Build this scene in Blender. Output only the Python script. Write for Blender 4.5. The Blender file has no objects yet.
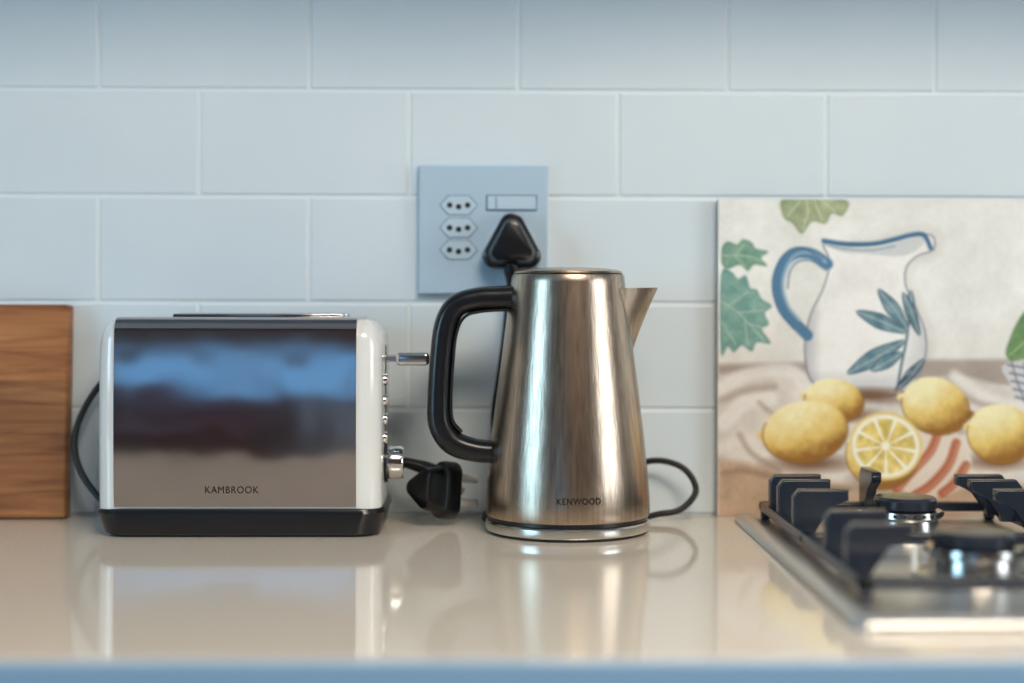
import bpy, bmesh, math, random
import numpy as np
from mathutils import Vector, Matrix
random.seed(3)
S=bpy.context.scene
S.view_settings.view_transform='Standard'
COL=S.collection

def lin(c):
    return tuple(((x/255)/12.92 if x/255<=0.04045 else (((x/255)+0.055)/1.055)**2.4) for x in c)

# ------------------------------------------------------------ materials
def mat(name,rgb,rough=0.5,metal=0.0,coat=0.0,spec=0.5,trans=0.0,noise=None,bump=None,emit=None,aniso=0.0):
    m=bpy.data.materials.new(name); m.use_nodes=True
    nt=m.node_tree; b=nt.nodes['Principled BSDF']
    c=(*lin(rgb),1)
    b.inputs['Base Color'].default_value=c
    b.inputs['Roughness'].default_value=rough
    b.inputs['Metallic'].default_value=metal
    b.inputs['Coat Weight'].default_value=coat
    b.inputs['Specular IOR Level'].default_value=spec
    b.inputs['Transmission Weight'].default_value=trans
    if aniso: b.inputs['Anisotropic'].default_value=aniso
    tc=nt.nodes.new('ShaderNodeTexCoord')
    def noi(scale,stretch,detail=4):
        mp=nt.nodes.new('ShaderNodeMapping'); mp.inputs['Scale'].default_value=stretch
        nt.links.new(tc.outputs['Object'],mp.inputs['Vector'])
        n=nt.nodes.new('ShaderNodeTexNoise'); n.inputs['Scale'].default_value=scale; n.inputs['Detail'].default_value=detail
        nt.links.new(mp.outputs['Vector'],n.inputs['Vector']); return n
    if noise:
        scale,stretch,rgb2,lo,hi=noise
        n=noi(scale,stretch)
        r=nt.nodes.new('ShaderNodeValToRGB')
        r.color_ramp.elements[0].position=lo; r.color_ramp.elements[1].position=hi
        r.color_ramp.elements[0].color=c; r.color_ramp.elements[1].color=(*lin(rgb2),1)
        nt.links.new(n.outputs['Fac'],r.inputs['Fac']); nt.links.new(r.outputs['Color'],b.inputs['Base Color'])
    if bump:
        scale,stretch,strength,dist=bump
        n=noi(scale,stretch,3)
        bp=nt.nodes.new('ShaderNodeBump'); bp.inputs['Strength'].default_value=strength; bp.inputs['Distance'].default_value=dist
        nt.links.new(n.outputs['Fac'],bp.inputs['Height']); nt.links.new(bp.outputs['Normal'],b.inputs['Normal'])
    if emit:
        b.inputs['Emission Color'].default_value=(*emit[0],1); b.inputs['Emission Strength'].default_value=emit[1]
    return m

M={}
M['tile']=mat('glazed_tile',(211,224,231),0.20,noise=(3,(1,1,1),(219,230,235),0.35,0.65),bump=(7,(1,1,1),0.10,0.01))
M['grout']=mat('grout',(222,232,236),0.8)
M['stone']=mat('quartz_stone',(221,209,192),0.07,noise=(420,(1,1,1),(234,224,209),0.35,0.7),spec=0.65)
M['stone_edge_lit']=mat('stone_edge_lit',(136,172,202),0.25)  # blue window daylight on the edge is put into this colour
M['cream']=mat('cream_enamel',(226,228,226),0.16,coat=0.5)
M['mirror']=mat('polished_steel',(182,175,174),0.11,metal=1,bump=(5,(1,1,0.9),0.34,0.01))
M['steel']=mat('brushed_steel',(190,173,154),0.27,metal=1,noise=(60,(6,6,0.15),(160,142,126),0.3,0.7),bump=(110,(8,8,0.15),0.09,0.001))
M['steel2']=mat('satin_steel',(200,198,194),0.22,metal=1)
M['hobsteel']=mat('hob_steel',(216,214,210),0.36,metal=1)
M['chrome']=mat('chrome',(215,215,215),0.08,metal=1)
M['black']=mat('black_plastic',(18,19,23),0.28)
M['blackmatte']=mat('black_rubber',(14,15,18),0.5)
M['ink']=mat('dark_lettering',(14,12,12),0.6,spec=0.2)
M['plate']=mat('socket_plastic',(176,200,217),0.35)
M['plate2']=mat('socket_insert_plastic',(186,209,223),0.35)
M['line']=mat('grey_line',(82,106,132),0.5)
M['hole']=mat('socket_hole',(22,24,30),0.6)
M['iron']=mat('cast_iron_enamel',(38,44,55),0.24,bump=(300,(1,1,1),0.08,0.001))
M['pin']=mat('plug_pin_pale',(236,236,232),0.25)
M['paint']=mat('room_paint',(104,78,64),0.8)
M['ceil']=mat('ceiling_paint',(205,205,205),0.8)
M['floorm']=mat('floor_wood',(84,56,40),0.4,noise=(6,(1,8,1),(60,38,28),0.35,0.65))
M['cab']=mat('cabinet_paint',(150,170,190),0.4)
M['dwood']=mat('dark_wood',(116,62,48),0.4,noise=(8,(1,1,8),(72,36,30),0.3,0.7))

def wood_mat():
    m=bpy.data.materials.new('oak_board'); m.use_nodes=True; nt=m.node_tree; b=nt.nodes['Principled BSDF']
    tc=nt.nodes.new('ShaderNodeTexCoord'); mp=nt.nodes.new('ShaderNodeMapping'); mp.inputs['Scale'].default_value=(3,6,38)
    nt.links.new(tc.outputs['Object'],mp.inputs['Vector'])
    n=nt.nodes.new('ShaderNodeTexNoise'); n.inputs['Scale'].default_value=2.2; n.inputs['Detail'].default_value=8; n.inputs['Distortion'].default_value=0.8
    nt.links.new(mp.outputs['Vector'],n.inputs['Vector'])
    r=nt.nodes.new('ShaderNodeValToRGB'); e=r.color_ramp.elements
    e[0].position=0.3; e[0].color=(*lin((112,64,34)),1); e[1].position=0.72; e[1].color=(*lin((188,130,80)),1)
    k=e.new(0.5); k.color=(*lin((156,100,56)),1)
    nt.links.new(n.outputs['Fac'],r.inputs['Fac'])
    # plank tone steps
    sx=nt.nodes.new('ShaderNodeSeparateXYZ'); nt.links.new(tc.outputs['Object'],sx.inputs['Vector'])
    mt=nt.nodes.new('ShaderNodeMath'); mt.operation='MULTIPLY'; mt.inputs[1].default_value=15.5; nt.links.new(sx.outputs['Z'],mt.inputs[0])
    fl=nt.nodes.new('ShaderNodeMath'); fl.operation='FLOOR'; nt.links.new(mt.outputs[0],fl.inputs[0])
    wn=nt.nodes.new('ShaderNodeTexWhiteNoise'); wn.noise_dimensions='1D'; nt.links.new(fl.outputs[0],wn.inputs['W'])
    mr=nt.nodes.new('ShaderNodeMapRange'); mr.inputs['To Min'].default_value=0.72; mr.inputs['To Max'].default_value=1.1
    nt.links.new(wn.outputs['Value'],mr.inputs['Value'])
    mx=nt.nodes.new('ShaderNodeVectorMath'); mx.operation='SCALE'
    nt.links.new(r.outputs['Color'],mx.inputs[0]); nt.links.new(mr.outputs[0],mx.inputs['Scale'])
    nt.links.new(mx.outputs[0],b.inputs['Base Color']); b.inputs['Roughness'].default_value=0.5
    return m
M['oak']=wood_mat()

def paint_mat():
    m=bpy.data.materials.new('painted_glass'); m.use_nodes=True; nt=m.node_tree; b=nt.nodes['Principled BSDF']
    a=nt.nodes.new('ShaderNodeAttribute'); a.attribute_name='pigment'
    tc=nt.nodes.new('ShaderNodeTexCoord'); n=nt.nodes.new('ShaderNodeTexNoise'); n.inputs['Scale'].default_value=260
    nt.links.new(tc.outputs['Object'],n.inputs['Vector'])
    mr=nt.nodes.new('ShaderNodeMapRange'); mr.inputs['To Min'].default_value=0.93; mr.inputs['To Max'].default_value=1.06
    nt.links.new(n.outputs['Fac'],mr.inputs['Value'])
    mx=nt.nodes.new('ShaderNodeVectorMath'); mx.operation='SCALE'
    nt.links.new(a.outputs['Color'],mx.inputs[0]); nt.links.new(mr.outputs[0],mx.inputs['Scale'])
    nt.links.new(mx.outputs[0],b.inputs['Base Color']); b.inputs['Roughness'].default_value=0.3
    return m
M['art']=paint_mat()

# ------------------------------------------------------------ helpers
def obj(name,verts,faces,m,smooth=True):
    me=bpy.data.meshes.new(name); me.from_pydata([tuple(v) for v in verts],[],faces); me.update()
    bm=bmesh.new(); bm.from_mesh(me); bmesh.ops.recalc_face_normals(bm,faces=bm.faces); bm.to_mesh(me); bm.free()
    if m: me.materials.append(m)
    if smooth:
        for p in me.polygons: p.use_smooth=True
    o=bpy.data.objects.new(name,me); COL.objects.link(o); return o

def from_bm(name,bm,m,smooth=True,angle=None):
    me=bpy.data.meshes.new(name); bmesh.ops.recalc_face_normals(bm,faces=bm.faces); bm.to_mesh(me); bm.free()
    if m: me.materials.append(m)
    if smooth:
        for p in me.polygons: p.use_smooth=True
    o=bpy.data.objects.new(name,me); COL.objects.link(o)
    return o

def bm_box(bm,lo,hi,bev=0,seg=2):
    r=bmesh.ops.create_cube(bm,size=1)
    vs=r['verts']
    for v in vs:
        v.co=Vector([(lo[i]+hi[i])/2+v.co[i]*(hi[i]-lo[i]) for i in range(3)])
    if bev>0:
        es=list({e for v in vs for e in v.link_edges})
        bmesh.ops.bevel(bm,geom=es,offset=bev,segments=seg,profile=0.5,affect='EDGES')

def wn(o):
    md=o.modifiers.new('wn','WEIGHTED_NORMAL'); md.keep_sharp=True; return o

def box(name,lo,hi,m,bev=0.0,seg=3):
    bm=bmesh.new(); bm_box(bm,lo,hi,bev,seg)
    o=from_bm(name,bm,m,smooth=bev>0)
    if bev>0: wn(o)
    return o

def lathe(name,prof,m,center=(0,0,0),axis='z',n=96,cap=True):
    vs=[];fs=[]
    for r,z in prof:
        for i in range(n):
            a=2*math.pi*i/n; c,s=math.cos(a)*r,math.sin(a)*r
            if axis=='z': p=(c,s,z)
            elif axis=='x': p=(z,c,s)
            else: p=(c,z,s)
            vs.append(tuple(p[k]+center[k] for k in range(3)))
    for j in range(len(prof)-1):
        for i in range(n):
            a=j*n+i;b=j*n+(i+1)%n; fs.append((a,b,b+n,a+n))
    if cap:
        fs.append(tuple(range(n))); fs.append(tuple((len(prof)-1)*n+i for i in range(n)))
    o=obj(name,vs,fs,m)
    es=o.modifiers.new('es','EDGE_SPLIT'); es.split_angle=math.radians(38)
    return o

def catmull(pts,n=8,closed=False):
    P=[Vector(p) for p in pts]; out=[]; N=len(P)
    rng=N if closed else N-1
    for i in range(rng):
        if closed: p0,p1,p2,p3=P[(i-1)%N],P[i],P[(i+1)%N],P[(i+2)%N]
        else:
            p1,p2=P[i],P[i+1]; p0=P[i-1] if i>0 else p1*2-p2; p3=P[i+2] if i+2<N else p2*2-p1
        for k in range(n):
            t=k/n
            out.append(0.5*((2*p1)+(p2-p0)*t+(2*p0-5*p1+4*p2-p3)*t*t+(3*p1-p0-3*p2+p3)*t**3))
    if not closed: out.append(P[-1])
    return out

def sweep(name,pts,m,ra,rb=None,up=Vector((0,1,0)),sub=8,nseg=16,power=2.0,scales=None):
    """ra: half size in the plane normal, rb: half size along up"""
    if rb is None: rb=ra
    P=catmull(pts,sub); vs=[];fs=[]; L=len(P); U=up.copy()
    for i,p in enumerate(P):
        t=(P[min(i+1,L-1)]-P[max(i-1,0)]).normalized()
        U=(U-t*U.dot(t))
        if U.length<1e-6: U=t.orthogonal()
        U.normalize(); W=t.cross(U)
        sc=1
        if scales:
            f=i/(L-1)*(len(scales)-1); a=int(min(f,len(scales)-2)); sc=scales[a]+(scales[a+1]-scales[a])*(f-a)
        for k in range(nseg):
            an=2*math.pi*k/nseg; c,s=math.cos(an),math.sin(an)
            c=math.copysign(abs(c)**(2/power),c); s=math.copysign(abs(s)**(2/power),s)
            vs.append(p+W*c*ra*sc+U*s*rb*sc)
    for i in range(L-1):
        for k in range(nseg):
            a=i*nseg+k;b=i*nseg+(k+1)%nseg; fs.append((a,b,b+nseg,a+nseg))
    fs.append(tuple(range(nseg))); fs.append(tuple((L-1)*nseg+i for i in range(nseg)))
    return obj(name,vs,fs,m)

def extrude_poly(name,pts2,plane,lo,hi,m,bev=0.0,smooth=False,seg=2):
    """plane 'xz' extruded in y, 'yz' extruded in x, 'xy' extruded in z"""
    bm=bmesh.new()
    def mk(p,d):
        return {'xz':(p[0],d,p[1]),'yz':(d,p[0],p[1]),'xy':(p[0],p[1],d)}[plane]
    a=[bm.verts.new(mk(p,lo)) for p in pts2]; b=[bm.verts.new(mk(p,hi)) for p in pts2]
    n=len(pts2)
    f1=bm.faces.new(a); f2=bm.faces.new(b)
    for i in range(n): bm.faces.new((a[i],a[(i+1)%n],b[(i+1)%n],b[i]))
    if bev>0:
        es=list(f1.edges)+list(f2.edges)
        bmesh.ops.bevel(bm,geom=es,offset=bev,segments=seg,profile=0.5,affect='EDGES')
    o=from_bm(name,bm,m,smooth=smooth or bev>0)
    if bev>0: wn(o)
    return o

def group(name,loc,label,cat,parts):
    e=bpy.data.objects.new(name,None); e.empty_display_size=0.03; e.location=loc; COL.objects.link(e)
    e['label']=label; e['category']=cat
    for p in parts: adopt(p,e,loc)
    return e
def adopt(p,parent,loc):
    p.data.transform(Matrix.Translation(-Vector(loc))); p.parent=parent
    for c in p.children: c.data.transform(Matrix.Translation(-Vector(loc)))
def sub(child,parent):
    child.parent=parent; return child

def text_mesh(name,body,size,m,mapf,spacing=1.08,extr=0.0002,xs=1.0,off=0.0):
    cu=bpy.data.curves.new(name,'FONT'); cu.body=body; cu.size=size; cu.align_x='CENTER'; cu.align_y='CENTER'
    cu.space_character=spacing; cu.extrude=extr; cu.resolution_u=4; cu.offset=off
    to=bpy.data.objects.new('tmp',cu); COL.objects.link(to)
    dg=bpy.context.evaluated_depsgraph_get(); dg.update()
    me=bpy.data.meshes.new_from_object(to.evaluated_get(dg)); bpy.data.objects.remove(to)
    for v in me.vertices: v.co=Vector(mapf(v.co.x*xs,v.co.y,v.co.z))
    me.materials.clear(); me.materials.append(m); me.name=name
    o=bpy.data.objects.new(name,me); COL.objects.link(o); return o

def structure(o): o['kind']='structure'; return o

# ------------------------------------------------------------ room
XL,XR,YF,ZF,ZC=-2.6,2.6,-3.8,-0.9,1.6
def tiled_wall():
    bm=bmesh.new()
    bm_box(bm,(XL,0.0016,ZF),(XR,0.10,ZC))
    for f in bm.faces: f.material_index=1
    pz=0.1015; g=0.0034
    for r in range(0,9):
        off=0.0205 if r%2==0 else 0.1160
        z0=r*pz
        k0=int((XL-off)/0.2)-1
        for k in range(k0,k0+30):
            a=off+k*0.2; b=a+0.2
            a=max(a,XL);b=min(b,XR)
            if b-a<0.02: continue
            bm_box(bm,(a+g/2,0.0,z0+g/2),(b-g/2,0.006,z0+pz-g/2),0.0014,2)
    o=from_bm('wall_back',bm,M['tile']); o.data.materials.append(M['grout'])
    wn(o); return structure(o)
tiled_wall()
structure(box('floor',(XL-0.1,YF-0.1,ZF-0.1),(XR+0.1,0.1,ZF),M['floorm']))
structure(box('ceiling',(XL-0.1,YF-0.1,ZC),(XR+0.1,0.1,ZC+0.1),M['ceil']))

def wall_with_hole(name,axis,pos,thick,span,zspan,hole,m):
    bm=bmesh.new(); a0,a1,z0,z1=hole
    def b(s0,s1,u0,u1):
        if axis=='y': bm_box(bm,(s0,pos-thick,u0),(s1,pos,u1))
        elif thick>0: bm_box(bm,(pos,s0,u0),(pos+thick,s1,u1))
        else: bm_box(bm,(pos+thick,s0,u0),(pos,s1,u1))
    b(span[0],a0,*zspan); b(a1,span[1],*zspan); b(a0,a1,zspan[0],z0); b(a0,a1,z1,zspan[1])
    return structure(from_bm(name,bm,m,smooth=False))
W1=(-1.35,-0.35,0.0,0.40); W2=(-2.3,-0.9,0.05,1.3); W3=(-2.8,-1.4,0.05,1.3)
wall_with_hole('wall_front','y',YF,0.1,(XL,XR),(ZF,ZC),W1,M['paint'])
wall_with_hole('wall_right','x',XR,0.1,(YF,0.1),(ZF,ZC),W2,M['paint'])
wall_with_hole('wall_left','x',XL,-0.1,(YF,0.1),(ZF,ZC),W3,M['paint'])
sky1=mat('window_daylight_blue',(20,30,40),0.1,emit=((0.19,0.52,1.0),1.35))
sky2=mat('window_daylight',(20,30,40),0.1,emit=((0.88,0.95,1.0),7.5))
sky3=mat('added_daylight_cool',(20,30,40),0.1,emit=((0.42,0.74,1.0),9.0))
wf=mat('window_frame_paint',(170,170,170),0.4)
def window(name,axis,pos,hole,pane,sg=1):
    a0,a1,z0,z1=hole; bm=bmesh.new()
    def b(s0,s1,u0,u1,d0,d1,mi):
        n0=set(bm.faces)
        if axis=='y': bm_box(bm,(s0,pos-d1,u0),(s1,pos-d0,u1))
        else:
            xs_=sorted((pos+sg*d0,pos+sg*d1)); bm_box(bm,(xs_[0],s0,u0),(xs_[1],s1,u1))
        for f in bm.faces:
            if f not in n0: f.material_index=mi
    t=0.04
    b(a0,a1,z0,z0+t,0.02,0.07,0); b(a0,a1,z1-t,z1,0.02,0.07,0)
    b(a0,a0+t,z0+t,z1-t,0.02,0.07,0); b(a1-t,a1,z0+t,z1-t,0.02,0.07,0)
    mid=(a0+a1)/2; b(mid-0.02,mid+0.02,z0+t,z1-t,0.02,0.07,0)
    b(a0+t,a1-t,z0+t,z1-t,0.05,0.06,1)
    o=from_bm(name,bm,wf,smooth=False); o.data.materials.append(pane); return structure(o)
window('window_1','y',YF,W1,sky1)
window('window_2','x',XR,W2,sky2)
window('added_left_window','x',XL,W3,sky3,-1)  # glowing left window, added to throw cool light on the left tiles

# worktop and cabinets
wt=box('worktop',(XL+0.0,-0.597,-0.040),(XR,-0.0005,0.0),M['stone'],0.002,3)
wt['label']='glossy beige quartz kitchen worktop against the tiled wall'; wt['category']='worktop'
we=box('front_edge',(XL,-0.603,-0.040),(XR,-0.5965,-0.0006),M['stone_edge_lit'],0.002,3); we['label']='front edge strip with blue window light painted into its colour'; sub(we,wt)
body=box('body',(-1.8,-0.57,ZF+0.1),(1.8,-0.001,-0.0405),M['cab'])
plinth=box('plinth',(-1.8,-0.52,ZF),(1.8,-0.001,ZF+0.1),M['dwood'])
parts=[body,plinth]
for i in range(6):
    x=-1.8+i*0.6
    d=box('door',(x+0.002,-0.59,ZF+0.104),(x+0.598,-0.57,-0.045),M['cab'],0.002)
    h=box('handle',(x+0.53,-0.612,-0.25),(x+0.545,-0.59,-0.1),M['steel2'],0.004)
    sub(h,d); parts.append(d)
group('base_cabinet',(0,-0.3,ZF),'pale blue painted kitchen base cabinet under the worktop','cabinet',parts)
parts=[box('body',(-1.5,-0.31,0.66),(1.5,-0.001,1.25),M['cab'])]
for i in range(5):
    x=-1.5+i*0.6
    d=box('door',(x+0.002,-0.33,0.662),(x+0.598,-0.31,1.248),M['cab'],0.002)
    h=box('handle',(x+0.53,-0.352,0.68),(x+0.545,-0.33,0.82),M['steel2'],0.004)
    sub(h,d); parts.append(d)
group('added_wall_cabinet',(0,-0.16,0.66),'unseen pale blue wall cabinet added to shade the upper tiles','cabinet',parts)  # out of view, put in so its shadow darkens the top of the wall

# ------------------------------------------------------------ chopping board
bm=bmesh.new(); bm_box(bm,(-0.70,-0.010,0.0),(-0.4015,0.010,0.2),0.003,3)
cb=from_bm('chopping_board',bm,M['oak']); wn(cb)
cb.rotation_euler=(math.radians(-3),0,0); cb.location=(0,-0.0225,0.0006)
cb['label']='oak wooden chopping board standing upright against the tiles'; cb['category']='chopping board'

# ------------------------------------------------------------ toaster
TX0,TX1=-0.3455,-0.1000; TYF,TYB=-0.142,-0.026; TZ0,TZ1=0.024,0.1885
def rr_profile(yf,yb,z0,z1,r_top,bow,n=10,closed=True):
    """yz profile from bottom front up over the top and down the back"""
    pts=[]
    zc=(z0+z1)/2; hh=(z1-z0)/2
    nf=14
    for i in range(nf+1):
        z=z0+(z1-r_top-z0)*i/nf
        pts.append((yf-bow*(1-((z-zc)/hh)**2),z))
    ylast=pts[-1][0]
    cx=ylast+r_top; cz=z1-r_top
    for i in range(1,n+1):
        a=math.pi-(math.pi/2)*i/n
        pts.append((cx+math.cos(a)*r_top,cz+math.sin(a)*r_top))
    for i in range(0,n+1):
        a=math.pi/2-(math.pi/2)*i/n
        pts.append((yb-r_top+math.cos(a)*r_top,cz+math.sin(a)*r_top))
    pts.append((yb,z0))
    return pts
def loft_x(name,secs,m,cap=True):
    vs=[];fs=[];n=len(secs[0][1])
    for x,pr in secs:
        for p in pr: vs.append((x,p[0],p[1]))
    for j in range(len(secs)-1):
        for i in range(n):
            a=j*n+i;b=j*n+(i+1)%n; fs.append((a,b,b+n,a+n))
    if cap: fs.append(tuple(range(n))); fs.append(tuple((len(secs)-1)*n+i for i in range(n)))
    o=obj(name,vs,fs,m); es=o.modifiers.new('es','EDGE_SPLIT'); es.split_angle=math.radians(50); return o
secs=[]
R=0.017
for i in range(9):   # left rounding
    a=i/8*math.pi/2; d=R*(1-math.sin(a)); x=TX0+R*(1-math.cos(a))
    secs.append((x,rr_profile(TYF+d,TYB-d,TZ0,TZ1-d,0.02,0.003)))
for i in range(8,-1,-1):
    a=i/8*math.pi/2; d=R*(1-math.sin(a)); x=TX1-R*(1-math.cos(a))
    secs.append((x,rr_profile(TYF+d,TYB-d,TZ0,TZ1-d,0.02,0.003)))
tbody=loft_x('body',secs,M['cream']); tbody['label']='cream enamel end shells'
PX0,PX1=-0.3290,-0.1210
o1=rr_profile(TYF-0.0018,TYB+0.0018,TZ0+0.003,TZ1+0.0018,0.012,0.003)
panel=loft_x('front_panel',[(PX0,o1),(PX1,o1)],M['mirror']); panel['label']='mirror-polished steel wrap panel'
pz=TZ1+0.0018
bm=bmesh.new()
ax0,ax1=-0.286,-0.136
for yy in (-0.112,-0.070):
    for lo,hi in (((ax0,yy,pz),(ax1,yy+0.003,pz+0.003)),((ax0,yy+0.023,pz),(ax1,yy+0.026,pz+0.003)),
                  ((ax0,yy+0.003,pz),(ax0+0.003,yy+0.023,pz+0.003)),((ax1-0.003,yy+0.003,pz),(ax1,yy+0.023,pz+0.003))):
        bm_box(bm,lo,hi,0.0008,2)
srim=from_bm('slot_rim',bm,M['chrome'])
bm=bmesh.new()
for yy in (-0.112,-0.070): bm_box(bm,(ax0+0.003,yy+0.003,pz-0.0005),(ax1-0.003,yy+0.023,pz+0.0006))
slot=from_bm('bread_slot',bm,M['hole'],smooth=False)
# base
def base_loop(z,ins,n=8,r=0.02):
    x0,x1,y0,y1=TX0-0.001+ins,TX1+0.003-ins,TYF-0.004+ins,TYB+0.003-ins; pts=[]
    for cx,cy,a0 in ((x1-r,y1-r,0),(x0+r,y1-r,90),(x0+r,y0+r,180),(x1-r,y0+r,270)):
        for i in range(n+1):
            a=math.radians(a0+90*i/n); pts.append((cx+math.cos(a)*r,cy+math.sin(a)*r,z))
    return pts
def stack(name,loops,m,ang=40):
    vs=[p for l in loops for p in l]; n=len(loops[0]); fs=[]
    for j in range(len(loops)-1):
        for i in range(n):
            a=j*n+i;b=j*n+(i+1)%n; fs.append((a,b,b+n,a+n))
    fs.append(tuple(range(n))); fs.append(tuple((len(loops)-1)*n+i for i in range(n)))
    o=obj(name,vs,fs,m); es=o.modifiers.new('es','EDGE_SPLIT'); es.split_angle=math.radians(ang); return o
tbase=stack('base',[base_loop(0.0005,0.009),base_loop(0.003,0.005),base_loop(0.021,0.0),base_loop(0.0245,0.0015),base_loop(0.0262,0.006)],M['black'])
feet=[]
for fx in (TX0+0.03,TX1-0.03):
    for fy in (TYF+0.02,TYB-0.02):
        feet.append(lathe('foot',[(0.009,0.0),(0.010,0.001),(0.010,0.0035)],M['blackmatte'],(fx,fy,0),n=24))
# lever
lev=box('lever',(TX1+0.010,-0.104,0.1472),(TX1+0.040,-0.066,0.1592),M['chrome'],0.0038,4)
stem=box('lever_stem',(TX1-0.006,-0.090,0.150),(TX1+0.014,-0.080,0.156),M['steel2'],0.001)
track=box('lever_track',(TX1-0.002,-0.088,0.075),(TX1+0.0005,-0.082,0.165),M['hole'],0.0005)
sub(stem,lev)
btns=[]
for z in (0.135,0.1165,0.100,0.0835):
    btns.append(lathe('button',[(0.0052,-0.003),(0.0052,0.002),(0.0045,0.0032),(0.0005,0.0035)],M['chrome'],(TX1,-0.105,z),'x',24))
knob=lathe('knob',[(0.0165,-0.003),(0.0165,0.003),(0.0150,0.004),(0.0150,0.0145),(0.0138,0.0165),(0.0005,0.0168)],M['chrome'],(TX1,-0.090,0.060),'x',48)
kring=lathe('knob_collar',[(0.0178,-0.002),(0.0178,0.0025),(0.0160,0.003)],M['black'],(TX1,-0.090,0.060),'x',48); sub(kring,knob)
def toaster_front_y(z):
    zc=(TZ0+0.003+TZ1+0.0018)/2; hh=(TZ1+0.0018-TZ0-0.003)/2
    return TYF-0.0018-0.003*(1-((z-zc)/hh)**2)
tt=text_mesh('brand_lettering','KAMBROOK',0.0088,M['ink'],lambda x,y,z:(-0.228+x,toaster_front_y(0.0415+y)-0.0003-z,0.0415+y),1.12,0.0002,0.88)

# plugs
def plug_mesh(name,T,m,pins=True,curve=None):
    """local: face plane XY, cover towards +Z (thickness), apex +Y, cord -Y"""
    tri=[]
    for ang,rad,cr in ((90,0.0165,0.0110),(215,0.0185,0.0105),(325,0.0185,0.0105)):
        cx,cy=math.cos(math.radians(ang))*rad,math.sin(math.radians(ang))*rad
        for k in range(-6,7):
            a=math.radians(ang+k*10); tri.append((cx+math.cos(a)*cr,cy+math.sin(a)*cr))
    loops=[]
    for z,s in ((0.0,0.96),(0.002,1.0),(0.014,1.0),(0.017,0.97),(0.018,0.86),(0.020,0.80),(0.030,0.74),(0.034,0.68),(0.035,0.58)):
        loops.append([T@Vector((p[0]*s,p[1]*s,z)) for p in tri])
    b=stack(name,loops,m,35)
    st=sweep('strain_relief',curve or [T@Vector((0,-0.012,0.012)),T@Vector((0,-0.024,0.012)),T@Vector((0,-0.036,0.012))],m,0.0068,0.0068,up=(T.to_3x3()@Vector((1,0,0))),nseg=16,scales=[1.25,1.1,0.65])
    sub(st,b)
    if pins:
        for px,py,r,L in ((0,0.011,0.0044,0.030),(-0.011,-0.009,0.0042,0.028),(0.011,-0.009,0.0042,0.028)):
            pn=sweep('pin',[T@Vector((px,py,0.001)),T@Vector((px,py,-L*0.5)),T@Vector((px,py,-L))],M['pin'],r,nseg=12,up=(T.to_3x3()@Vector((1,0,0))))
            sub(pn,b)
    return b
# loose toaster plug lying by the wall: pins point towards the kettle, cord leaves towards the toaster
zax=Vector((-0.74,-0.66,0.14)).normalized()
yax=Vector((0.45,-0.30,-0.85)); yax=(yax-zax*yax.dot(zax)).normalized(); xax=yax.cross(zax)
T=Matrix.Translation((-0.0440,-0.058,0.0300))@Matrix((xax,yax,zax)).transposed().to_4x4()
e=Vector((-0.0870,-0.052,0.0570))
plugA=plug_mesh('plug',T,M['black'],curve=[T@Vector((0,-0.006,0.012)),T@Vector((0,-0.020,0.014)),e])
cord=sweep('power_cord',[(-0.343,-0.060,0.012),(-0.362,-0.052,0.020),(-0.386,-0.040,0.048),(-0.393,-0.030,0.080),(-0.378,-0.020,0.118),(-0.350,-0.014,0.145),(-0.30,-0.012,0.150),(-0.2,-0.012,0.12),(-0.13,-0.014,0.085),(-0.102,-0.035,0.068),tuple(e)],M['blackmatte'],0.0031,nseg=12)
group('toaster',(-0.2235,-0.084,0.0),'two-slice toaster with mirror steel front, cream ends and black base','toaster',
      [tbody,panel,srim,slot,tbase,*feet,lev,track,*btns,knob,tt,cord,plugA])

# ------------------------------------------------------------ kettle
KX,KY=0.0636,-0.100
kprof=[(0.066,0.0150),(0.0725,0.0155),(0.0733,0.019),(0.0732,0.030),(0.0722,0.045),(0.0704,0.062),(0.0680,0.085),(0.0652,0.108),(0.0625,0.130),(0.0597,0.150),(0.0570,0.172),(0.0545,0.192),(0.0522,0.210),(0.0508,0.222),(0.0502,0.2275),(0.0494,0.2287),(0.046,0.2288)]
def kr(z):
    for (r0,z0),(r1,z1) in zip(kprof,kprof[1:]):
        if z0<=z<=z1 and z1>z0: return r0+(r1-r0)*(z-z0)/(z1-z0)
    return 0.07
kbody=lathe('body',kprof,M['steel'],(KX,KY,0),n=128)
kfoot=lathe('bottom_ring',[(0.064,0.0118),(0.0712,0.0120),(0.0714,0.0152),(0.066,0.0155)],M['black'],(KX,KY,0))
klid=lathe('lid',[(0.0478,0.2286),(0.0484,0.2300),(0.0476,0.2316),(0.044,0.2330),(0.034,0.2343),(0.018,0.2351),(0.0005,0.2353)],M['steel'],(KX,KY,0))
kseal=lathe('lid_seal',[(0.0488,0.2284),(0.0490,0.2293),(0.0470,0.2294)],M['black'],(KX,KY,0)); sub(kseal,klid)
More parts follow.
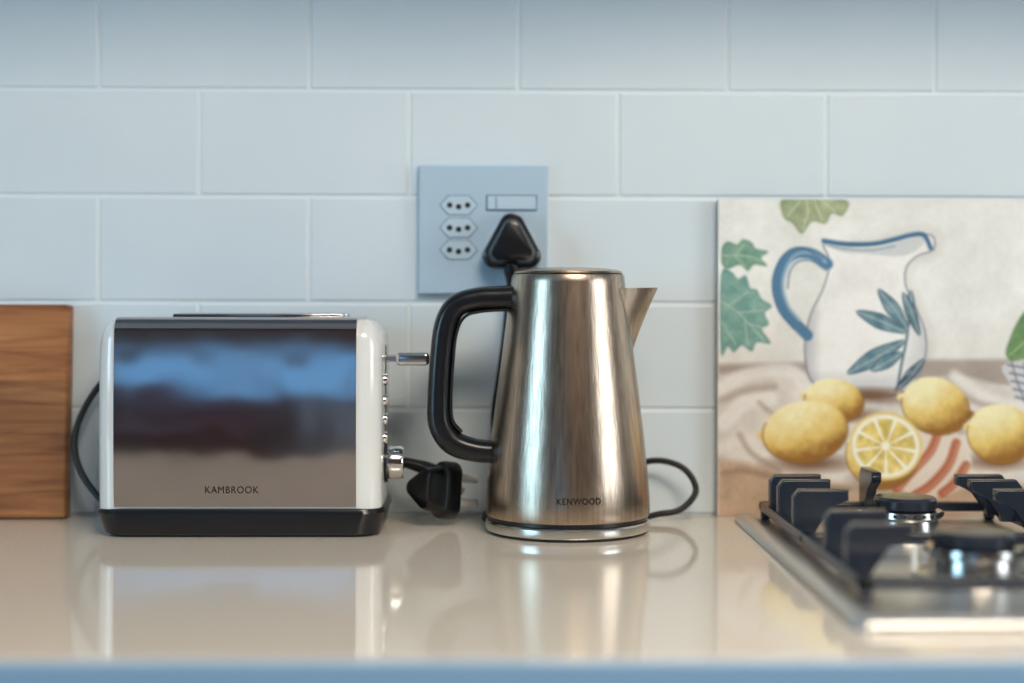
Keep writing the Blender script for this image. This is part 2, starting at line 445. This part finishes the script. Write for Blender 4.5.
# spout
vs=[];fs=[];nt_=13;na=25
for j in range(nt_):
    t=j/(nt_-1); z=0.158+(0.2165-0.158)*t
    r=kr(z)-0.0012; tip=r+ (0.0825-kr(0.2165)+0.0)*(t**1.15)*1.0
    phi=math.radians(6+26*t**0.8)
    for i in range(na):
        a=-phi+2*phi*i/(na-1); w=1-abs(a)/phi
        w=w**1.15 if w>0 else 0
        w=min(w,0.97)
        R_=r+(tip-r)*w
        zz=z+(0.001*w*t)
        vs.append((KX+math.cos(a)*R_,KY+math.sin(a)*R_,zz))
for j in range(nt_-1):
    for i in range(na-1):
        a=j*na+i; fs.append((a,a+1,a+1+na,a+na))
fs.append(tuple((nt_-1)*na+i for i in range(na)))
spout=obj('spout',vs,fs,M['steel']); es=spout.modifiers.new('es','EDGE_SPLIT'); es.split_angle=math.radians(45)
def K(px,py): return ((px-497)/1120,KY,0.206-(py-300)/1120)
hp=[K(520,297.5),K(500,298),K(478,299),K(457,306),K(446,325),K(441.5,360),K(439.5,398),K(441,424),K(453,442),K(475,450),K(499,452)]
khandle=sweep('handle',hp,M['black'],0.0103,0.0138,power=2.6,nseg=24,scales=[1.12,1.05,1.0,1.0,1.0,0.98,1.0,1.05,1.08,1.0,0.95])
hin=[K(516,309.4),K(480,311.8),K(464,318),K(456.5,335),K(453.5,362),K(451.5,398),K(453,420),K(462,432)]
kgrip=sweep('handle_insert',hin,M['blackmatte'],0.0014,0.0095,power=3,nseg=12); sub(kgrip,khandle)
def kmap(x,y,z):
    zz=0.0350+y; r=kr(zz)+0.0003+z; a=x/r
    return (KX+math.sin(a)*r,KY-math.cos(a)*r,zz)
kt=text_mesh('brand_lettering','KENWOOD',0.0078,M['ink'],lambda x,y,z:kmap(x+0.0065,y,z),1.15,0.0002,0.86,0.00006)
group('kettle',(KX,KY,0.012),'brushed steel jug kettle with black handle on its power base','kettle',[kbody,kfoot,klid,spout,khandle,kt])

pb=lathe('base_plate',[(0.069,0.0),(0.0705,0.0006),(0.0708,0.0026)],M['blackmatte'],(KX,KY,0))
pb2=lathe('base_ring',[(0.068,0.0026),(0.0728,0.0028),(0.0734,0.0045),(0.0732,0.0098),(0.0718,0.0112),(0.064,0.0117)],M['steel2'],(KX,KY,0))
PXc,PZc=0.0140,0.2585
T2=Matrix.Translation((PXc,-0.0095,PZc))@Matrix(((1,0,0),(0,0,-1),(0,1,0))).to_4x4()@Matrix.Scale(1.08,4)
plugB=plug_mesh('plug',T2,M['black'],pins=False)
e2=T2@Vector((0,-0.036,0.012)); 
c2=sweep('power_cord',[tuple(e2),(0.0125,-0.022,0.205),(0.0095,-0.022,0.170),(0.004,-0.022,0.130),(-0.001,-0.020,0.095),(0.002,-0.016,0.060),(0.008,-0.014,0.030),(0.03,-0.011,0.0135),(0.08,-0.010,0.020),(0.120,-0.012,0.0440),(0.150,-0.020,0.0545),(0.176,-0.028,0.048),(0.187,-0.034,0.028),(0.172,-0.040,0.011),(0.150,-0.044,0.007),(0.131,-0.06,0.0045)],M['blackmatte'],0.0040,nseg=12,scales=[1.25,1.25,1.25,1.25,1.1,0.95,0.9,0.8,0.8,0.75,0.75,0.75,0.75,0.75,0.75,0.75])
c3=sweep('cord_loop',[(0.004,-0.065,0.006),(-0.007,-0.066,0.005),(-0.0105,-0.058,0.007),(-0.006,-0.040,0.010),(0.01,-0.024,0.014)],M['blackmatte'],0.0030,nseg=12)
group('kettle_power_base',(KX,KY,0.0),'round steel and black kettle power base with black cord and plug','kettle base',[pb,pb2,plugB,c2,c3])

# ------------------------------------------------------------ socket
SX0,SX1,SZ0,SZ1=-0.0746,0.0488,0.2115,0.3345
pl=box('plate',(SX0,-0.0085,SZ0),(SX1,0.0003,SZ1),M['plate'],0.0016,3)
sp=[pl]
for zc in (0.2960,0.2745,0.2535):
    xc=-0.0365; w,h=0.0175,0.0088
    hexp=[(xc-w,zc),(xc-w*0.55,zc+h),(xc+w*0.55,zc+h),(xc+w,zc),(xc+w*0.55,zc-h),(xc-w*0.55,zc-h)]
    rim=extrude_poly('socket_rim',[(xc+(a-xc)*1.05,zc+(b-zc)*1.08) for a,b in hexp],'xz',-0.0089,-0.0080,M['line'],0)
    ins=extrude_poly('outlet',hexp,'xz',-0.0094,-0.0080,M['plate2'],0.0003)
    sub(rim,ins)
    for dx,dz in ((-0.0085,0.0),(0,-0.0015),(0.0085,0.0)):
        hd=lathe('pin_hole',[(0.0027,-0.0098),(0.0027,-0.0085)],M['hole'],(xc+dx,0,zc+dz),'y',20); sub(hd,ins)
    sp.append(ins)
r1=box('switch_frame',(-0.0105,-0.0091,0.2905),(0.0380,-0.0080,0.3060),M['line'],0.0004)
r2=box('switch_rocker',(-0.0093,-0.0108,0.2917),(0.0368,-0.0080,0.3048),M['plate2'],0.0012)
r3=box('rocker_mark',(-0.0093+0.008,-0.0110,0.2930),(-0.0093+0.009,-0.0100,0.3035),M['line'],0.0)
sub(r3,r2)
sp+=[r1,r2]
bigs=lathe('plug_recess',[(0.0240,-0.0094),(0.0240,-0.0080)],M['plate2'],(PXc,0,PZc),'y',64); sp.append(bigs)
group('wall_socket',(-0.013,0.0,0.273),'pale blue square wall socket plate with switch and three outlets','wall socket',sp)

# ------------------------------------------------------------ painted panel
UW,VH=372,315; sx=0.000951
NU,NV=372*1,315*1
u=np.linspace(0,UW,NU+1)+718; v=np.linspace(0,VH,NV+1)+198
U,V=np.meshgrid(u,v)
def vnoise(cell,seed,sxx=1,syy=1):
    r=np.random.RandomState(seed); gx=(U-718)/cell*sxx; gy=(V-198)/cell*syy
    W=int(gx.max())+3; H=int(gy.max())+3; g=r.rand(H,W)
    x0=np.floor(gx).astype(int); y0=np.floor(gy).astype(int); fx=gx-x0; fy=gy-y0
    fx=fx*fx*(3-2*fx); fy=fy*fy*(3-2*fy)
    return (g[y0,x0]*(1-fx)+g[y0,x0+1]*fx)*(1-fy)+(g[y0+1,x0]*(1-fx)+g[y0+1,x0+1]*fx)*fy
n1=vnoise(40,1)*.5+vnoise(16,2)*.3+vnoise(6,3)*.2
n2=vnoise(9,4)*.6+vnoise(4,5)*.4
n3=vnoise(3,8)
A=np.zeros(U.shape+(3,)); A[:]=(238,238,232)
A+= (n1[...,None]-0.5)*18
def C(c): return np.array(c,float)
def blend(mask,c):
    global A
    c=np.asarray(c,float); A=A*(1-mask[...,None])+c*mask[...,None]
def seg_d(pts,closed):
    d=np.full(U.shape,1e9); n=len(pts); tt_=np.zeros(U.shape)
    for i in range(n if closed else n-1):
        ax,ay=pts[i][0],pts[i][1]; bx,by=pts[(i+1)%n][0],pts[(i+1)%n][1]
        dx,dy=bx-ax,by-ay; L=dx*dx+dy*dy+1e-9
        t=np.clip(((U-ax)*dx+(V-ay)*dy)/L,0,1)
        dd=np.hypot(U-ax-t*dx,V-ay-t*dy); k=dd<d; d[k]=dd[k]; tt_[k]=((i+t)/(n-1))[k]
    return d,tt_
def poly(pts,soft=1.2,sm=True):
    P=[(p[0],p[1]) for p in (catmull([(a,b,0) for a,b in pts],4,True) if sm else [Vector((a,b)) for a,b in pts])]
    inside=np.zeros(U.shape,bool); n=len(P)
    for i in range(n):
        ax,ay=P[i];bx,by=P[(i+1)%n]
        if ay==by: continue
        c=((ay>V)!=(by>V))&(U<(bx-ax)*(V-ay)/(by-ay)+ax); inside^=c
    d,_=seg_d(P,True); sd=np.where(inside,-d,d)
    return np.clip(0.5-sd/soft/2,0,1),sd
def stroke(pts,w,c,soft=1.0,alpha=1.0,taper=False,sm=True):
    P=[(p[0],p[1]) for p in (catmull([(a,b,0) for a,b in pts],5) if sm else [Vector((a,b)) for a,b in pts])]
    d,t=seg_d(P,False); ww=w/2*(np.ones(U.shape) if not taper else np.clip(1.15-np.abs(2*t-1)**2,0.1,1))
    m=np.clip(0.5-(d-ww)/soft/2,0,1)*alpha; blend(m,c); return m
def ell(cx,cy,rx,ry,ang=0,soft=1.2):
    a=math.radians(ang); x=(U-cx)*math.cos(a)+(V-cy)*math.sin(a); y=-(U-cx)*math.sin(a)+(V-cy)*math.cos(a)
    q=np.hypot(x/rx,y/ry); return np.clip(0.5-(q-1)*min(rx,ry)/soft/2,0,1),x/rx,y/ry,q
blend(np.clip((V-290)/120,0,1)*0.25,(214,198,186))
m,_=poly([(718,362),(800,360),(930,357),(1090,356),(1090,382),(930,384),(800,384),(718,380)],3,False); blend(m*0.85,C((168,152,142))+ (n1[...,None]-.5)*30)
m,_=poly([(718,372),(790,366),(860,384),(960,372),(1020,386),(1090,380),(1090,515),(718,515)],3,False); blend(m,C((224,216,206))+(n1[...,None]-.5)*40)
m,_=poly([(718,455),(760,462),(820,476),(900,492),(960,484),(1090,478),(1090,515),(718,515)],4,False); blend(m*0.9,C((190,160,132))+(n2[...,None]-.5)*30)
for pts,w,c in [([(720,385),(750,372),(790,368),(806,385)],14,(240,236,230)),([(724,420),(745,400),(770,396)],16,(242,238,232)),
                ([(722,398),(745,388),(775,384)],6,(178,164,152)),([(720,445),(748,438),(764,455),(790,470)],10,(236,228,218)),
                ([(724,470),(750,468),(800,482),(850,486)],5,(156,130,106)),([(740,432),(752,450),(780,468)],4,(166,148,134)),
                ([(956,372),(985,392),(1020,402),(1060,398)],10,(240,234,226)),([(948,378),(975,398),(1000,404)],4,(170,152,140)),
                ([(965,470),(1000,462),(1040,470)],8,(234,226,214)),([(760,400),(780,420),(770,440)],3,(172,154,140)),
                ([(860,378),(875,396),(905,400)],4,(176,160,150)),([(905,408),(925,424),(930,440)],5,(242,234,224))]:
    stroke(pts,w,c,3,0.8)
def leaf(pts,c1,c2,veins,vc):
    m,sd=poly(pts,1.6); sh=np.clip(n2[...,None]*0.8+n1[...,None]*0.4-0.1,0,1)
    blend(m*0.88,C(c1)*(1-sh)+C(c2)*sh)
    blend(np.clip((n3-0.6)*2.5,0,1)*m*0.4,C(c2)*1.08)
    blend(np.clip(1-np.abs(sd+1.2)/1.6,0,1)*0.30*m,C(c1)*0.7)
    for p in veins: stroke(p,1.6,vc,0.9,0.75)
leaf([(781,199),(800,196),(830,196),(849,200),(843,214),(832,212),(826,222),(812,220),(802,232),(793,222),(784,216)],(126,146,104),(196,200,160),[[(806,196),(808,212),(803,228)],[(820,198),(836,210)],[(800,200),(788,214)],[(814,197),(822,218)]],(214,216,184))
leaf([(722,246),(728,240),(737,243),(743,238),(752,241),(756,247),(768,250),(761,256),(767,264),(754,263),(748,269),(740,263),(728,267),(722,262)],(68,120,106),(140,176,150),[[(722,254),(745,254),(764,260)],[(735,254),(744,243)],[(735,255),(746,265)]],(178,204,176))
leaf([(721,274),(731,270),(738,277),(746,274),(750,286),(757,288),(762,297),(772,304),(765,311),(769,322),(762,327),(771,341),(757,340),(752,349),(742,343),(734,350),(728,344),(721,350)],(76,132,126),(142,182,168),[[(722,300),(740,312),(764,338)],[(728,304),(748,290)],[(738,311),(764,308)],[(722,320),(736,342)],[(750,322),(764,326)],[(745,318),(748,342)]],(184,208,192))
# jug
jug=[(824,241),(829,255),(829,268),(823,288),(812,310),(806,334),(806,358),(812,378),(832,390),(868,394),(900,391),(918,376),(927,352),(926,328),(916,303),(907,284),(907,266),(918,254),(935,247),(932,233),(908,234),(882,242),(850,244)]
m,sd=poly(jug,1.4)
blend(np.clip(0.6-(sd)/22,0,1)*(1-m)*0.35*(U>850),(166,154,150))
base=C((244,243,238))+(n1[...,None]-.5)*18
shade=np.clip((U-900)/28,0,1)*np.clip((V-290)/40,0,1)*0.35+np.clip((822-U)/18,0,1)*0.65+np.clip((V-366)/26,0,1)*0.5+np.clip((n1-0.55)*2,0,1)*0.15
shade=np.clip(shade,0,1)
base=base*(1-shade[...,None])+C((156,158,170))*shade[...,None]
blend(m,base)
blend(np.clip(1-np.abs(sd)/1.6,0,1)*0.7,(106,108,124))
m2,_=poly([(830,243),(858,246),(884,244),(908,237),(928,234),(918,248),(900,254),(870,252),(842,250)],1.2); blend(m2*0.8,(204,208,208))
stroke([(824,239),(845,242),(872,242),(893,238),(912,233),(925,233),(932,246)],4.5,(62,108,142),1.0,0.95)
stroke([(826,243),(845,247),(872,248),(895,244)],1.6,(110,146,168),1.0,0.7)
stroke([(828,262),(812,252),(795,252),(783,263),(778,284),(784,306),(797,322),(808,333)],11,(88,130,162),1.2,1)
stroke([(826,260),(811,251),(796,253),(787,265),(783,284),(789,304),(800,318)],3.2,(168,194,210),1.4,0.8)
stroke([(826,268),(812,259),(798,260),(790,270),(788,286)],1.4,(50,84,120),1.0,0.7)
stroke([(822,258),(806,247),(790,248),(778,262),(772.5,284),(779,308),(794,326)],1.4,(50,86,122),1.0,0.7)
stroke([(899,384),(903,360),(908,335),(912,300)],2.2,(50,88,104),1,0.9)
def jleaf(a,b,w,c=(62,102,118)):
    ax,ay=a;bx,by=b; dx,dy=bx-ax,by-ay; L=math.hypot(dx,dy); nx,ny=-dy/L,dx/L
    pts=[(ax,ay),(ax+dx*.3+nx*w*.8,ay+dy*.3+ny*w*.8),(ax+dx*.6+nx*w,ay+dy*.6+ny*w),(bx,by),(ax+dx*.6-nx*w,ay+dy*.6-ny*w),(ax+dx*.3-nx*w*.8,ay+dy*.3-ny*w*.8)]
    m,sd=poly(pts,1.0); sh=n2[...,None]; blend(m*0.92,C(c)*(1-sh*.7)+C((178,200,204))*sh*.7)
    blend(np.clip(1-np.abs(sd)/1.0,0,1)*0.8,C(c)*0.7)
    stroke([a,((ax+bx)/2+1,(ay+by)/2),b],1.2,(206,220,220),0.8,0.7)
jleaf((908,330),(857,309),7); jleaf((909,326),(879,287),6.5); jleaf((911,318),(912,288),4)
jleaf((921,333),(904,290),5,(54,88,104)); jleaf((906,338),(848,371),8); jleaf((904,350),(872,368),6); jleaf((899,386),(926,356),4.5,(48,76,92)); jleaf((896,388),(914,372),3,(40,58,78))
for cx,cy,rx,ry in ((812,460,46,10),(935,424,36,10),(895,478,44,12),(1000,458,36,10),(850,412,30,8),(870,392,44,8)):
    m,_,_,q=ell(cx,cy,rx,ry); blend(np.clip(1.25-q,0,1)*0.85,(116,80,56))
m,_=poly([(905,420),(930,410),(968,440),(972,472),(950,492),(920,492),(898,480),(916,450)],1.5); blend(m,(232,216,198))
for p in ([(940,428),(932,448),(912,470),(898,486)],[(958,440),(950,462),(932,482),(916,492)],[(968,462),(956,480),(944,490)]):
    stroke(p,9,(186,108,78),1.4,0.95); stroke([(a+2,b) for a,b in p],2,(214,154,124),1,0.8)
def lemon(cx,cy,rx,ry,ang=0,tips=()):
    m,x,y,q=ell(cx,cy,rx,ry,ang)
    for tx,ty,tr in tips:
        mt,_,_,_=ell(tx,ty,tr,tr*0.8); m=np.maximum(m,mt)
    xx=(U-cx)/rx; yy=(V-cy)/ry
    l=np.clip(0.64-0.30*xx-0.60*yy- 0.25*q**3+ (n2-.5)*0.30,0,1)[...,None]
    c=np.where(l>0.5, C((232,198,112))*(1-(l-.5)*2)+C((252,242,192))*((l-.5)*2), C((154,108,50))*(1-l*2)+C((232,198,112))*(l*2))
    blend(m,c)
    blend(np.clip(1-np.abs(q-1)*min(rx,ry)/1.5,0,1)*0.5*(yy>-0.3),(124,86,48))
lemon(835,398,30,22,10,((806,392,5),))
lemon(806,429,43,31,-8,((765,432,7),))
lemon(937,403,35,28,20,((971,412,6),(903,394,5)))
lemon(1003,431,34,30,10,((971,424,6),))
lemon(884,450,37,36,0)
m,x,y,q=ell(887,443,37,34,10); blend(m,(232,208,130))
m,x,y,q=ell(887,443,34,31,10); blend(m,(252,248,228))
m,x,y,q=ell(887,443,30,27,10)
ang=np.arctan2(y,x); wedge=np.abs(np.sin(ang*4.5)); 
pulp=m*np.clip((wedge-0.2)*6,0,1)*np.clip((q-0.10)*12,0,1)
blend(pulp,C((228,202,118))+(n2[...,None]-.5)*70)
m,_,_,q=ell(887,443,3,3); blend(m,(250,246,226))
leaf([(1008,352),(1012,336),(1018,322),(1030,306),(1050,300),(1076,306),(1084,330),(1072,352),(1040,362),(1020,362)],(70,116,74),(140,172,104),[[(1012,352),(1040,330),(1076,312)]],(180,205,150))
m,_=poly([(1009,360),(1090,356),(1090,412),(1050,410),(1024,398),(1012,380)],1.3); blend(m,(214,214,214))
for k in range(5): stroke([(1010+2*k,362+8*k),(1040,366+8*k),(1090,364+8*k)],1.8,(92,98,118),1,0.8)
for k in range(7): stroke([(1014+12*k,360),(1020+11*k,380),(1030+9*k,404)],1.8,(110,112,128),1,0.7)
A=A*(0.975+0.05*n1[...,None])
A=np.clip(A,0,255)/255
L_=np.where(A<=0.04045,A/12.92,((A+0.055)/1.055)**2.4)
PX=0.2105; ZT=0.3025; YFp=-0.0110; YBp=-0.0040
verts=np.zeros(((NV+1)*(NU+1),3)); verts[:,0]=(PX+(U-718)*sx).ravel(); verts[:,1]=YFp; verts[:,2]=(ZT-(V-198)/VH*(ZT-0.0004)).ravel()
idx=np.arange((NV+1)*(NU+1)).reshape(NV+1,NU+1)
faces=np.stack([idx[:-1,:-1],idx[1:,:-1],idx[1:,1:],idx[:-1,1:]],-1).reshape(-1,4)
x1=PX+UW*sx; nb=len(verts)
bv=np.array([(PX,YFp,ZT),(x1,YFp,ZT),(x1,YFp,0.0004),(PX,YFp,0.0004),(PX,YBp,ZT),(x1,YBp,ZT),(x1,YBp,0.0004),(PX,YBp,0.0004)])
bf=[(0,1,5,4),(1,2,6,5),(2,3,7,6),(3,0,4,7),(4,5,6,7)]
allf=faces.tolist()+[tuple(nb+i for i in f) for f in bf]
me=bpy.data.meshes.new('picture_panel'); me.from_pydata(np.vstack([verts,bv]).tolist(),[],allf); me.update()
ca=me.color_attributes.new('pigment','FLOAT_COLOR','POINT')
cols=np.ones((nb+8,4)); cols[:nb,:3]=L_.reshape(-1,3); cols[nb:,:3]=lin((120,116,104))
ca.data.foreach_set('color',cols.ravel())
me.materials.append(M['art'])
pp=bpy.data.objects.new('picture_panel',me); COL.objects.link(pp)
pp['label']='painted still life panel with white jug, lemons and leaves'; pp['category']='picture'

# ------------------------------------------------------------ gas hob
HX0,HX1,HY0,HY1=0.2215,0.80,-0.530,-0.036
def rrect(x0,x1,y0,y1,z,r,n=6):
    pts=[]
    for cx,cy,a0 in ((x1-r,y1-r,0),(x0+r,y1-r,90),(x0+r,y0+r,180),(x1-r,y0+r,270)):
        for i in range(n+1):
            a=math.radians(a0+90*i/n); pts.append((cx+math.cos(a)*r,cy+math.sin(a)*r,z))
    return pts
def hl(ins,z,r): return rrect(HX0+ins,HX1-ins,HY0+ins,HY1-ins,z,r)
tray=stack('tray',[hl(0.001,0.0002,0.012),hl(0.0,0.002,0.012),hl(0.001,0.0055,0.012),hl(0.004,0.0078,0.011),hl(0.013,0.0082,0.010),hl(0.018,0.0050,0.010),hl(0.024,0.0044,0.010)],M['hobsteel'],45)
hob=[tray]
def burner(cx,cy,r):
    bse=lathe('burner',[(r*1.55,0.0043),(r*1.5,0.0075),(r*1.15,0.009),(r*1.1,0.019),(r*1.22,0.0215),(r*1.2,0.0265),(r*0.9,0.027)],M['steel2'],(cx,cy,0),n=64)
    cap=lathe('burner_cap',[(r*0.95,0.0268),(r*1.02,0.0282),(r*1.02,0.0355),(r*0.94,0.0380),(r*0.5,0.0390),(0.0005,0.0392)],M['iron'],(cx,cy,0),n=64)
    bm=bmesh.new()
    for k in range(24):
        a=k/24*2*math.pi; c,s=math.cos(a),math.sin(a); rr=r*1.18
        q=bmesh.ops.create_cube(bm,size=1)['verts']
        for w in q:
            p=Vector((w.co.x*0.004,w.co.y*0.0022,w.co.z*0.006)); w.co=Vector((cx+c*(rr+p.x)-s*p.y,cy+s*(rr+p.x)+c*p.y,0.024+p.z*0.4))
    fl=from_bm('flame_port',bm,M['hole'],smooth=False)
    ig=lathe('ignition_pin',[(0.0022,0.0045),(0.0022,0.024),(0.001,0.0255)],M['pin'],(cx-r*1.45,cy+0.006,0),n=12)
    sub(cap,bse); sub(fl,bse); sub(ig,bse); return bse
hob+=[burner(0.352,-0.155,0.026),burner(0.350,-0.355,0.029)]
hob+=[burner(0.60,-0.155,0.029),burner(0.60,-0.355,0.022)]
def support(x0,x1,bcx):
    y0,y1=-0.452,-0.052; bm=bmesh.new(); w=0.011; z0,z1=0.012,0.0205
    def bx(a,b,c,d,e=z0,f=z1): bm_box(bm,(a,c,e),(b,d,f),0.0022,2)
    bx(x0,x1,y0,y0+w);bx(x0,x1,y1-w,y1);bx(x0,x0+w,y0,y1);bx(x1-w,x1,y0,y1);bx(x0,x1,-0.2575,-0.2465)
    for a in (x0+0.001,x1-w+0.001):
        for b in (y0+0.001,y1-w+0.001): bx(a,a+0.009,b,b+0.009,0.0044,0.014)
    def finger(p,d,L,th=0.011,top=0.050):
        prof=[(0,0.0135),(0,top-0.006),(0.005,top),(L,top),(L,top-0.009),(L*0.62,top-0.016),(0.020,0.022),(0.018,0.0135)]
        n=Vector((-d[1],d[0])); vsA=[];vsB=[]
        for s,z in prof:
            c=Vector(p)+Vector(d)*s
            vsA.append(bm.verts.new((c.x+n.x*th/2,c.y+n.y*th/2,z))); vsB.append(bm.verts.new((c.x-n.x*th/2,c.y-n.y*th/2,z)))
        k=len(prof); f1=bm.faces.new(vsA); f2=bm.faces.new(vsB[::-1]); 
        for i in range(k): bm.faces.new((vsA[i],vsA[(i+1)%k],vsB[(i+1)%k],vsB[i]))
        es=list(set(list(f1.edges)+list(f2.edges)))
        bmesh.ops.bevel(bm,geom=es,offset=0.0016,segments=2,profile=0.5,affect='EDGES')
    for y in (-0.095,-0.135,-0.205,-0.330,-0.400):
        finger((x0+0.002,y),(1,0),0.046); finger((x1-0.002,y),(-1,0),0.046)
    finger((bcx-0.012,y1-0.002),(0,-1),0.050,0.009,0.053)
    return wn(from_bm('pan_support',bm,M['iron']))
hob+=[support(0.243,0.461,0.352),support(0.491,0.709,0.60)]
for i in range(4):
    kn=lathe('knob',[(0.019,0.0044),(0.019,0.008),(0.0165,0.010),(0.0155,0.024),(0.013,0.026),(0.0005,0.0262)],M['black'],(0.755,-0.12-0.1*i,0),n=40)
    hob.append(kn)
group('gas_hob',(0.51,-0.283,0.0),'stainless steel gas hob with black cast iron pan supports','gas hob',hob)

# ------------------------------------------------------------ things behind the photographer (seen in reflections)
tb=box('table_top',(-1.7,-3.0,-0.17),(-0.60,-2.2,-0.13),M['dwood'],0.004)
legs=[box('leg',(x,y,ZF),(x+0.07,y+0.07,-0.17),M['dwood'],0.003) for x in (-1.66,-0.71) for y in (-2.95,-2.32)]
group('dining_table',(-1.15,-2.6,ZF),'dark wooden dining table standing on the kitchen floor','table',[tb,*legs])
def chair(cx,cy):
    arch=[(cx-0.21,-0.40)]+[(cx+0.21*math.cos(math.pi-math.pi*k/12),-0.02+0.12*math.sin(math.pi*k/12)) for k in range(13)]+[(cx+0.21,-0.40)]
    bk=extrude_poly('backrest',arch,'xz',cy-0.22,cy-0.19,M['dwood'],0.006)
    st=box('seat',(cx-0.21,cy-0.21,-0.45),(cx+0.21,cy+0.21,-0.41),M['dwood'],0.01)
    lg=[box('leg',(cx+a-0.02,cy+b-0.02,ZF),(cx+a+0.02,cy+b+0.02,-0.45),M['dwood'],0.004) for a in (-0.18,0.18) for b in (-0.18,0.18)]
    return group('dining_chair',(cx,cy,ZF),'dark wooden dining chair with solid arched back beside the table','chair',[bk,st,*lg])
chair(-0.86,-3.22)
M['pale']=mat('pale_grey_paint',(150,156,166),0.5)
sb=[box('body',(-0.56,-3.60,ZF+0.06),(0.64,-3.20,-0.08),M['pale'],0.004),box('sideboard_top',(-0.58,-3.62,-0.08),(0.66,-3.18,-0.05),M['pale'],0.004),box('plinth',(-0.54,-3.58,ZF),(0.62,-3.23,ZF+0.06),M['dwood'])]
for i in range(2):
    x=-0.56+0.6*i
    d=box('door',(x+0.004,-3.20,ZF+0.07),(x+0.596,-3.182,-0.09),M['pale'],0.003)
    h=box('handle',(x+(0.54 if i==0 else 0.045),-3.182,-0.40),(x+(0.555 if i==0 else 0.06),-3.160,-0.25),M['steel2'],0.004); sub(h,d); sb.append(d)
group('added_sideboard',(0.04,-3.4,ZF),'pale grey cupboard added to lighten the toaster reflection','added_sideboard',sb)  # invented pale block that brightens the right of the toaster's reflection

# ------------------------------------------------------------ lights
def area(name,loc,rot,size,color,power,sy=None):
    l=bpy.data.lights.new(name,'AREA'); l.shape='RECTANGLE'; l.size=size; l.size_y=sy or size; l.color=color; l.energy=power
    o=bpy.data.objects.new(name,l); o.location=loc; o.rotation_euler=rot; COL.objects.link(o); return o
area('ceiling_light',(0.5,-1.6,1.57),(math.radians(15),0,0),0.9,(1.0,0.87,0.72),60)
w=bpy.data.worlds.new('world'); S.world=w; w.use_nodes=True
w.node_tree.nodes['Background'].inputs['Color'].default_value=(0.5,0.7,1,1); w.node_tree.nodes['Background'].inputs['Strength'].default_value=0.5

# ------------------------------------------------------------ camera
cam=bpy.data.cameras.new('camera'); co=bpy.data.objects.new('camera',cam); COL.objects.link(co)
cam.sensor_width=36; cam.lens=54.74
cam.shift_x=-12/1024; cam.shift_y=-41.5/1024
co.matrix_world=Matrix.Translation((0,-1.49,0.206))@Matrix.Rotation(math.radians(-1.0),4,'Z')@Matrix.Rotation(math.radians(90),4,'X')@Matrix.Rotation(math.radians(0.15),4,'Z')
cam.dof.use_dof=True; cam.dof.focus_distance=1.35; cam.dof.aperture_fstop=1.6
S.camera=co
